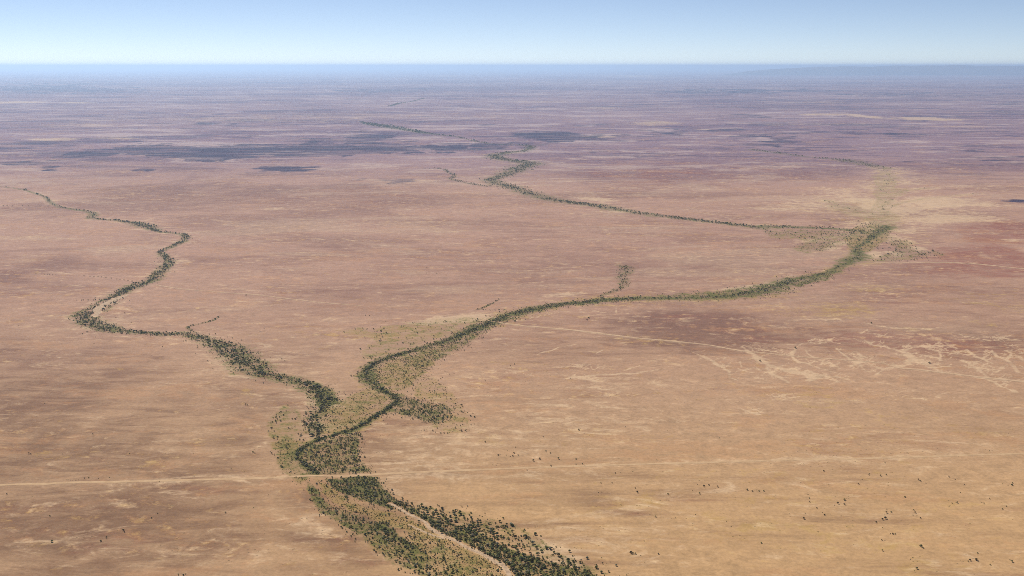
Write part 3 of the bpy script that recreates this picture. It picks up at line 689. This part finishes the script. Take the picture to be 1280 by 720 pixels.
# trees that stand alone on the open plain, by eye: px, py, crown width in metres
CLUSTERS = [
 ('on bare sand beyond the straight track', [(606.5,552,4),(679,545.5,3),(622.7,568.6,4),(625,567.5,2.5),(644.5,559,3),(642.5,566,4),(641,569.5,4),(647.5,568.5,3),(634,563,2.6),(633,568.5,2.6),(638,570,2.6),(666.5,575.5,5),(674.5,573.5,5),(682.5,564,4),(688,566.5,4),(698,573,5),(688.7,582,4),(720,573.7,4),(720,580.3,3),(728,579.5,3),(731,581,2.5),(658.6,587.5,3),(620,581,2.5),(616,580,2.2)]),
 ('in the small group below the track', [(751,603.7,3),(765,603,3),(769,591,3),(776,590,2.2),(796.5,615,5),(794,610,3),(752,614.7,2.5),(748,615,2.5),(791,589,2.4)]),
 ('in the two close groups on tan plain', [(879.7,607.5,5),(886,606,3.5),(897,608,4),(874.4,616.6,4.5),(865.6,613,2.5),(872,605,2.5),(934,612,4),(940.4,613.8,4),(948.7,613.5,3),(954.7,613.5,3.5),(946,612,2.2),(835,617.5,4)]),
 ('on the smooth streaked tan plain', [(869.4,642.5,2.5),(907.9,651,2.5),(914,658,2.5),(951.6,678.5,3.5),(844.4,647,2.5),(819.5,645.5,3.5),(823,692,3.4),(801,694,2.2),(806,703,2.2)]),
 ('in the broad scatter on open plain', [(1029.6,588.7,4),(1040,586,2.2),(1086,593,4),(1087,591.5,2.4),(1100.6,594.4,4),(1107.7,593,3.5),(1110,606,2.3),(1077.5,599,2.5),(1073,604.4,3.5),(1036,605.6,2.5),(1010,617.5,2.5),(1011.5,622.5,3.5),(1011.9,626.9,3),(1055.4,624.7,5.5),(1047,629,5),(1043,631,2.5),(1055,629.7,3.5),(1061,623,2.6),(1057,631,2.6),(1021,635,3.5),(1030.6,643.7,3.8),(1028,640,2.2),(1004.6,648,4.5),(1007,641,2.4),(1114,640,3.5),(1108,640.5,4.5),(1108.5,636,2.6),(1106.5,647.7,6),(1103,649,4.5),(1095,652.5,4),(1103,659,2.4),(1066,657,2.4)]),
 ('in the thinner scatter farther along', [(1148,599.4,4),(1150.5,601,3),(1157.5,603.7,2.5),(1131,620.9,4),(1143.8,640.4,4.5),(1142,637,2.8),(1141,643.5,2.6),(1150.6,647.5,3.5),(1185.9,595.6,4),(1194,599,2.5),(1205.4,605.4,3),(1200.6,615,2.5),(1196.5,628,4),(1190,628.8,3),(1236.9,623,3),(1229.8,629,3.5),(1227,627.5,2.4),(1257.9,632.7,3.5),(1253,636,3.2),(1264.8,606,4.5),(1265.5,603.5,3),(1252.9,604.4,2.5),(1260,606,2.5)]),
 ('nearest on the orange bare plain', [(1115.9,667,4),(1119,667.5,3),(1113,666.5,2.4),(1102,674.5,3),(1151,682.5,6),(1153.5,684.5,3.6),(1103,688,3.5),(1140.9,696.5,2.5),(1138,698.5,2.4),(1145.9,710.6,4.5),(1143,713,2.4),(1220,699.7,6.5),(1212.5,700,4.2),(1210,701.5,3),(1221.9,691,3),(1265,702,4.5),(1262.5,699.5,2.6),(1237.5,705.5,3),(788.7,691,6),(791.5,691.5,4),(794.4,691.8,3.6),(753,704,3.5)]),
 ('on brown plain short of the track', [(8.5,617.5,3.5),(62.5,644.5,3),(51,647,2.2),(65,676.7,5.5),(126,676,4.5),(133,671.5,4),(154,662.5,4.5),(155.5,664.5,3),(189.5,647,3),(197,641.5,3),(282,640.5,3.5),(317,634,2.6),(289,585.5,2.6),(223,718,3.4),(229,718.5,3.4),(232,717,2.6)]),
 ('on the brown plain beyond the track', [(36,566.5,4.5),(38.5,567,3.4),(78,567,2.5),(162,566.5,3),(116,542,3),(316,565,4.6),(318.5,566.5,3.6),(105.5,597.3,2.8),(111,597,3.2),(123,597.5,2.4),(137,596.5,2.4),(205,576,2.2),(307,505.5,5),(309.5,506,3.4),(56,504,3),(120,488,2.4),(199,601.5,2.2),(290,555,2)]),
 ('around the sharp creek bend', [(91,395,4.5),(97,396.5,4),(103,417,4),(117.5,429,3.5),(23.5,407,3),(203,433,4),(119,421,3),(156,391,4),(164,403,4),(145,397,4)]),
 ('on the plain between both creeks', [(307.5,369,6),(457,394,4.5),(462,394.3,4),(533.5,334,4.5),(546,341.5,5),(533,341,4),(330,410,4),(302,425,4.5),(295,425,3),(298,428.5,3.4),(235,348.5,4),(325,414,3)]),
 ('on pink plain among the pale rills', [(736,397.3,6),(733.7,399.5,6.5),(712.8,472.5,3.4),(723.5,537,4.8),(950,450.8,6.5),(994,434.6,7),(1161.5,453.5,7.5),(643,455,4),(1089,403.5,6),(607,475,2.6),(638,457,3.4),(556,463.7,3)]),
 ('on bare ground beyond the channel hook', [(548,475,3.4),(551,473,3.6),(553,471.5,3.6),(545,478,3),(562,467.5,3.4),(567.5,466.3,2.8),(546,480,2.4),(540,497,3.4),(537,496.5,3),(541,538,4.5),(544,540,3),(551,541.5,4.4),(555,541,3.6),(530,537.5,3.4),(527,538,2.4),(580,522,3),(579,524,2.4),(566,529,3.2),(571,531,3),(567,536,2.6),(606,475.5,2)]),
]
ROWS = [('in the long spaced line meeting the dark creek', [(45,341.8,4),(56,342.6,4),(59,342.7,5),(62,342.8,4),(66,343,4),(70,343.2,4),(105,344.5,5),(112.5,345.2,5),(117.5,345.4,5),(122.5,345.6,5),(127,346,4),(132.5,346.8,5),(139,347.4,5),(146,348.5,4),(150,349,5),(155,349.6,5),(160,350.4,6),(165,351.2,6)]),
 ('in the short line above the creek bend', [(96,375,4),(102,375,5),(104,374.8,5),(110,374.8,5),(117,374.8,5),(119.5,374.6,5),(124,374.3,5),(127,375.5,5)]),
 ('in the thin far line across the plain', [(4,257,7),(9,257,7),(16,257.2,8),(28,257,7),(36,257.2,7),(50,257.4,7),(60,257.4,7)]),
 ('in the low row beside the track', [(83,599.3,2),(85,599.4,2.2),(88,599.6,2.2),(91,599.7,2),(94,599.7,2),(96,599.5,2),(98,599.3,1.8)])]
SOLO = []
for desc, lst in CLUSTERS + ROWS:
    for (a, b, w) in lst: SOLO.append((a, b, w / 2 * 1.15, desc))

# ------------------------------------------------------------------ tree and shrub shapes
def ico(sub):
    t = (1 + 5 ** .5) / 2
    v = [(-1,t,0),(1,t,0),(-1,-t,0),(1,-t,0),(0,-1,t),(0,1,t),(0,-1,-t),(0,1,-t),(t,0,-1),(t,0,1),(-t,0,-1),(-t,0,1)]
    f = [(0,11,5),(0,5,1),(0,1,7),(0,7,10),(0,10,11),(1,5,9),(5,11,4),(11,10,2),(10,7,6),(7,1,8),(3,9,4),(3,4,2),(3,2,6),(3,6,8),(3,8,9),(4,9,5),(2,4,11),(6,2,10),(8,6,7),(9,8,1)]
    v = [np.array(p) / np.linalg.norm(p) for p in v]
    for _ in range(sub):
        cache = {}; nf = []
        def mid(a, b):
            k = (min(a, b), max(a, b))
            if k not in cache:
                m = v[a] + v[b]; v.append(m / np.linalg.norm(m)); cache[k] = len(v) - 1
            return cache[k]
        for a, b, c in f:
            ab, bc, ca = mid(a, b), mid(b, c), mid(c, a)
            nf += [(a, ab, ca), (b, bc, ab), (c, ca, bc), (ab, bc, ca)]
        f = nf
    return np.array(v), np.array(f)
I0, I1, I2 = ico(0), ico(1), ico(2)
def lump(base, c, r, jit, rg):
    v, f = base
    s = 1 + rg.uniform(-jit, jit, len(v))
    return v * s[:, None] * np.array(r) + np.array(c), f
def join(parts):
    co, fa, k = [], [], 0
    for v, f in parts:
        co.append(v); fa.append(f + k); k += len(v)
    return np.concatenate(co), np.concatenate(fa)
def leaves(n, cs, rg, size):
    """loose leaf sprays round a set of clumps"""
    v, f = [], []
    for i in range(n):
        c, r = cs[rg.integers(len(cs))]
        d = rg.normal(size=3); d /= np.linalg.norm(d); d[2] = abs(d[2]) * .9 - .15
        p = np.array(c) + d * np.array(r) * rg.uniform(.85, 1.18)
        a = rg.normal(size=3); a /= np.linalg.norm(a); b = np.cross(a, d); b /= np.linalg.norm(b) + 1e-6
        s = size * rg.uniform(.6, 1.3)
        k = len(v); v += [p + a * s, p + b * s * .7, p - a * s]; f.append((k, k + 1, k + 2))
    return np.array(v), np.array(f)
def tube(p, q, r0, r1, n=6):
    p, q = np.array(p, float), np.array(q, float); d = q - p; d /= np.linalg.norm(d)
    a = np.cross(d, [.3, .7, .1]); a /= np.linalg.norm(a); b = np.cross(d, a)
    v = []
    for c, r in ((p, r0), (q, r1)):
        for i in range(n):
            t = 2 * math.pi * i / n; v.append(c + (a * math.cos(t) + b * math.sin(t)) * r)
    f = []
    for i in range(n):
        j = (i + 1) % n; f += [(i, j, n + j), (i, n + j, n + i)]
    return np.array(v), np.array(f)
def crown_parts(rg, full=True):
    """unit crown: radius about 1, tops out near z = 1.75"""
    cs = []
    k = rg.integers(5, 8)
    for i in range(k):
        a = 2 * math.pi * i / k + rg.uniform(-.4, .4); d = rg.uniform(.38, .62)
        cs.append(((math.cos(a) * d, math.sin(a) * d, rg.uniform(.75, 1.15)), (rg.uniform(.36, .52), rg.uniform(.36, .52), rg.uniform(.26, .38))))
    cs.append(((rg.uniform(-.15, .15), rg.uniform(-.15, .15), 1.3), (.5, .5, .36)))
    parts = [lump(I2 if full else I1, c, r, .16, rg) for c, r in cs]
    if full: parts.append(leaves(260, cs, rg, .085))
    return join(parts)
def trunk_parts(rg):
    parts = [tube((0, 0, -.05), (.03, .02, .62), .085, .06)]
    for i in range(4):
        a = 2 * math.pi * i / 4 + rg.uniform(-.5, .5)
        parts.append(tube((.03, .02, .55), (math.cos(a) * .45, math.sin(a) * .45, 1.0), .05, .022, 5))
    return join(parts)
def shrub_parts(rg, full=True):
    cs = []
    for i in range(4):
        a = rg.uniform(0, 6.28); d = rg.uniform(.2, .5)
        cs.append(((math.cos(a) * d, math.sin(a) * d, .35), (rg.uniform(.4, .6), rg.uniform(.4, .6), rg.uniform(.35, .55))))
    parts = [lump(I1, c, r, .2, rg) for c, r in cs]
    if full: parts.append(leaves(110, cs, rg, .11))
    return join(parts)

def foliage_mat(name, attr):
    g = NT(name)
    if attr:
        a = g.n('ShaderNodeAttribute', attribute_name='tint'); col = a.outputs['Color']
    else:
        a = g.n('ShaderNodeObjectInfo'); col = a.outputs['Color']
    n1 = g.noise(g.mapping(), .9, 3, .7)
    col = g.mix(M_ := g.ramp(n1, .35, .7), col, g.mix(.35, col, C(.20, .19, .07)))
    b = g.diffuse(col, .85)
    return g.m
FOL_ONE = foliage_mat('tree_leaves', False)
FOL_ALL = foliage_mat('scrub_leaves', True)
BARK = soil_mat('grey_bark', C(.20, .16, .12), C(.11, .085, .065), .3)

# ------------------------------------------------------------------ gather, rank, build
P = np.concatenate(PL)
px, py = pix(P[:, 0], P[:, 1])
P = P[(P[:, 1] > 900)]
dist = np.hypot(np.hypot(P[:, 0], P[:, 1]), H)
px, py = pix(P[:, 0], P[:, 1])
view = (px > 2) & (px < 1278) & (py < 717)
app = np.where(view, P[:, 2] / dist, 0)
ZONE = {
 0: ('in the belt along the upper dark creek', 'trees along the dark creek'), 1: ('in the dark belt of the creek that bends sharply', 'trees along the dark creek'),
 2: ('along the green channel where it crosses the plain', 'trees along the green channel'), 3: ('packed along the narrow green channel by its hooked bends', 'trees packed along the green channel'),
 4: ('along the far creek', 'trees along the far creek'), 5: ('inside the channel bend just beyond the track crossing', 'trees in the channel bend beyond the track'),
 6: ('in the grey-green thicket just short of the track crossing', 'trees in the thicket short of the track'), 7: ('in the strip of yellow grass beside the thicket', 'plants in the yellow grass strip'),
 8: ('in the dark outer strip between yellow grass and brown plain', 'plants in the outer dark strip'), 9: ('on the orange flat beside the sand bed', 'plants on the orange flat'),
 10: ('packed along the far bank of the winding sand bed', 'plants packed along the sand bed'), 11: ('in loose clumps on pale sand beyond the wooded bank', 'plants in loose clumps on pale sand'),
 12: ('in the spotted scrub east of the channel hook', 'plants in the spotted scrub'), 13: ('on the golden flat between the two joining creeks', 'plants on the golden flat'),
 14: ('on the golden margin outside the channel bend', 'plants on the golden margin'), 15: ('alone on the open tan plain', 'lone shrubs on the tan plain'), 16: ('alone on the brown streaked plain', 'lone shrubs on the brown plain')}
SHADE = {0: 'dark green', 1: 'grey-green', 2: 'olive', 3: 'golden', 4: 'rusty brown', 5: 'pale grey', 6: 'blackish green', 7: 'yellow-green'}

# finer places inside the long belts: (zone, upper px limit, wording)
PLACES = {1: [(300, 'in the dark creek belt where it runs level'), (372, 'in the dark creek belt where it widens downhill'), (2000, 'in the dark creek belt by its last bend')],
 2: [(560, 'along the green channel just above its hook'), (700, 'along the green channel past the sand patch'), (2000, 'along the far straight of the green channel')],
 3: [(380, 'on the outer bank of the channel bend by the track'), (440, 'on the narrow channel between the bend and hook'), (2000, 'on the narrow channel inside its hook')],
 5: [(415, 'in the inner bend beyond the track, channel side'), (2000, 'in the inner bend beyond the track, sand side')],
 6: [(440, 'in the grey-green thicket beside the yellow grass'), (475, 'in the middle of the grey-green thicket'), (2000, 'in the grey-green thicket toward the sand bed')],
 7: [(440, 'in the yellow grass strip near the track'), (490, 'in the middle of the yellow grass strip'), (2000, 'in the yellow grass strip where it tapers')],
 8: [(430, 'in the dark outer strip near the track'), (480, 'in the dark outer strip at its middle'), (2000, 'in the dark outer strip near its lower end')],
 9: [(550, 'on the orange flat at its narrow start'), (595, 'on the middle of the orange flat'), (2000, 'on the orange flat close to the sand bed')],
 10: [(530, 'on the wooded bank near the sand bed start'), (570, 'on the wooded bank at the sand bed fork'), (615, 'on the wooded bank past the sand bed fork'), (665, 'on the wooded bank by the sand bed end'), (2000, 'on the wooded bank where it meets open sand')],
 11: [(560, 'in loose clumps at the start of pale sand'), (620, 'in loose clumps around the orange bare patch'), (680, 'in loose clumps beyond the wooded bank'), (2000, 'in the last loose clumps on pale sand')]}
def place(zone, x, y):
    a, b = pix(np.array([x]), np.array([y]))
    for lim, w in PLACES.get(zone, []):
        if a[0] < lim: return w
    return ZONE[zone][0]
rg = np.random.default_rng(5)
proto = []
for k in range(6):
    cv, cf = crown_parts(rg); tv, tf = trunk_parts(rg)
    proto.append((mesh_np('crown', cv, cf, FOL_ONE), mesh_np('trunk', tv, tf, BARK)))
sproto = [mesh_np('desert_shrub', *shrub_parts(rg), FOL_ONE) for _ in range(4)]
first_tree = bpy.data.objects.new('desert_tree', None)
def new_tree(x, y, r, tint, label, group):
    k = rg.integers(len(proto))
    t = bpy.data.objects.new('desert_tree', None); sc.collection.objects.link(t)
    t.empty_display_size = .5
    t.location = (x, y, 0); t.rotation_euler = (0, 0, rg.uniform(0, 6.28))
    zs = r * rg.uniform(.8, 1.05)
    t.scale = (r, r, zs)
    c = bpy.data.objects.new('crown', proto[k][0]); tr = bpy.data.objects.new('trunk', proto[k][1])
    for o in (c, tr): sc.collection.objects.link(o); o.parent = t
    j = rg.uniform(.85, 1.2)
    c.color = (TINTS[tint][0] * j, TINTS[tint][1] * j, TINTS[tint][2] * j, 1)
    return tag(t, label, 'tree', group)
def new_shrub(x, y, r, tint, label, group):
    o = link('desert_shrub', sproto[rg.integers(len(sproto))])
    o.location = (x, y, 0); o.rotation_euler = (0, 0, rg.uniform(0, 6.28)); o.scale = (r, r, r * rg.uniform(.8, 1.1))
    o.color = (*TINTS[tint], 1)
    return tag(o, label, 'shrub', group)

# stand-alone trees: each gets its own label
ORD = ['first', 'second', 'third', 'fourth', 'fifth', 'sixth', 'seventh', 'eighth', 'ninth', 'tenth', 'eleventh', 'twelfth', 'thirteenth', 'fourteenth', 'fifteenth', 'sixteenth', 'seventeenth', 'eighteenth', 'nineteenth', 'twentieth', 'twenty-first', 'twenty-second', 'twenty-third', 'twenty-fourth', 'twenty-fifth', 'twenty-sixth', 'twenty-seventh', 'twenty-eighth', 'twenty-ninth', 'thirtieth', 'thirty-first', 'thirty-second', 'thirty-third']
n_trees = n_shrubs = 0
for desc, lst in CLUSTERS + ROWS:
    lst = sorted(lst); big = max(lst, key=lambda q: q[2])
    small = min(lst, key=lambda q: q[2])
    for i, q in enumerate(lst):
        tree = q[2] >= 2.7
        word = 'tree' if tree else 'shrub'
        tint = int(rng.choice([0, 4, 2, 4])) if tree else int(rng.choice([1, 4, 2]))
        size = 'large' if q[2] > 4.8 else ('small' if q[2] < 3.2 else 'round')
        pos = 'leftmost' if i == 0 else ('rightmost' if i == len(lst) - 1 else ORD[i] + ' from the left')
        if q is big: lab = 'largest %s %s %s' % (SHADE[tint], word, desc)
        else:
            lab = '%s %s %s, %s %s' % (size, SHADE[tint], word, pos, desc)
            if len(lab.split()) > 16: lab = '%s %s, %s %s' % (size, word, pos, desc)
            if len(lab.split()) > 16: lab = '%s, %s %s' % (word, pos, desc)
        ws = lab.split()
        X_, Y_ = map(float, ground(q[0], q[1] + .6))
        grp = 'plants ' + desc
        if tree: new_tree(X_, Y_, q[2] / 2 * .68, tint, ' '.join(ws[:16]), grp); n_trees += 1
        else: new_shrub(X_, Y_, q[2] / 2 * .68, tint, ' '.join(ws[:16]), grp); n_shrubs += 1

order = np.argsort(-app)
used = np.zeros(len(P), bool)
tr_left, sh_left = 300 - n_trees, 300 - n_shrubs
for i in order:
    if app[i] <= 0: break
    x, y, r, kind, tint, zone = P[i]
    tint = int(tint); zone = int(zone)
    if kind == T and tr_left > 0:
        size = 'big' if r > 3.2 else ('medium' if r > 2.6 else 'small')
        new_tree(x, y, r, tint, '%s %s tree %s' % (size, SHADE[tint], place(zone, x, y)), ZONE[zone][1] if zone not in PLACES else 'plants ' + place(zone, x, y)); tr_left -= 1; used[i] = True
    elif kind == S and sh_left > 0:
        size = 'broad' if r > 1.3 else 'low'
        new_shrub(x, y, r, tint, '%s %s shrub %s' % (size, SHADE[tint], place(zone, x, y)), ZONE[zone][1] if zone not in PLACES else 'plants ' + place(zone, x, y)); sh_left -= 1; used[i] = True
    if tr_left <= 0 and sh_left <= 0: break

def mass(name, label, cat, rows, temps_near, temps_far, cut):
    co, fa, ti, k = [], [], [], 0
    d = np.hypot(rows[:, 0], rows[:, 1])
    for near in (True, False):
        sel = rows[(d < cut) == near]
        temps = temps_near if near else temps_far
        which = rng.integers(0, len(temps), len(sel))
        for w, (tv, tf, tw) in enumerate(temps):
            q = sel[which == w]
            if len(q) == 0: continue
            a = rng.uniform(0, 6.28, len(q)); ca, sa = np.cos(a), np.sin(a)
            r = q[:, 2]; zs = r * rng.uniform(.8, 1.05, len(q))
            x = (tv[None, :, 0] * ca[:, None] - tv[None, :, 1] * sa[:, None]) * r[:, None] + q[:, 0:1]
            y = (tv[None, :, 0] * sa[:, None] + tv[None, :, 1] * ca[:, None]) * r[:, None] + q[:, 1:2]
            z = tv[None, :, 2] * zs[:, None]
            co.append(np.stack([x, y, z], 2).reshape(-1, 3))
            fa.append((tf[None] + (np.arange(len(q)) * len(tv))[:, None, None] + k).reshape(-1, 3)); k += len(q) * len(tv)
            col = np.array(TINTS)[q[:, 4].astype(int)] * rng.uniform(.8, 1.25, len(q))[:, None]
            c4 = np.ones((len(q), len(tv), 4)); c4[..., :3] = col[:, None, :]
            c4[:, tw, :3] = (.16, .13, .10)
            ti.append(c4.reshape(-1, 4))
    co = np.concatenate(co); fa = np.concatenate(fa); ti = np.concatenate(ti)
    me = mesh_np(name, co, fa, FOL_ALL)
    at = me.attributes.new('tint', 'FLOAT_COLOR', 'POINT'); at.data.foreach_set('color', ti.astype(np.float32).ravel())
    print(name, len(rows), 'plants', len(fa), 'faces')
    return tag(link(name, me), label, cat, kind='stuff')
def temp(parts, trunk=True):
    cv, cf = parts
    if trunk:
        tv, tf = tube((0, 0, -.05), (.03, .02, .8), .08, .04, 4)
        v, f = join([(cv, cf), (tv, tf)]); w = np.arange(len(v)) >= len(cv)
    else: v, f, w = cv, cf, np.zeros(len(cv), bool)
    return v, f, w
def far_crown(rg):
    cs = [((rg.uniform(-.35, .35), rg.uniform(-.35, .35), rg.uniform(.8, 1.2)), (.7, .62, .5)) for _ in range(2)]
    return join([lump(I0, c, r, .22, rg) for c, r in cs])
near_t = [temp(crown_parts(rg, False)) for _ in range(5)]
far_t = [temp(far_crown(rg), True) for _ in range(6)]
near_s = [temp(join([lump(I0, (rg.uniform(-.3, .3), rg.uniform(-.3, .3), .4), (.62, .55, .55), .25, rg) for _ in range(2)]), False) for _ in range(5)]
far_s = [temp(lump(I0, (0, 0, .4), (.9, .85, .6), .25, rg), False) for _ in range(4)]
rest = P[~used]
mass('creek_woodland', 'dark green and olive trees massed along the winding creeks', 'woodland', rest[rest[:, 3] == T], near_t, far_t, 1900)
mass('desert_scrub', 'low golden and olive scrub spread over the valley flats', 'scrub', rest[rest[:, 3] == S], near_s, far_s, 1700)

# ------------------------------------------------------------------ haze: the air itself
def haze():
    g = NT('haze_air')
    v = g.n('ShaderNodeVolumePrincipled')
    v.inputs['Color'].default_value = HAZE_COLOR
    v.inputs['Density'].default_value = HAZE_DENSITY
    v.inputs['Anisotropy'].default_value = 0.45
    try: g.m.cycles.homogeneous_volume = True
    except Exception: pass
    g.t.links.new(v.outputs[0], g.out.inputs['Volume'])
    # spans the whole sheet of ground
    lo = (-9.2e5, -62000, -1.5); hi = (9.2e5, 4.4e5, 700)
    co = [(x, y, z) for z in (lo[2], hi[2]) for y in (lo[1], hi[1]) for x in (lo[0], hi[0])]
    f = [(0, 2, 3, 1), (4, 5, 7, 6), (0, 1, 5, 4), (2, 6, 7, 3), (0, 4, 6, 2), (1, 3, 7, 5)]
    me = mesh_np('haze', co, f, g.m)
    tag(link('haze', me), 'thin blue haze lying over the whole plain', 'haze', kind='stuff')
haze()
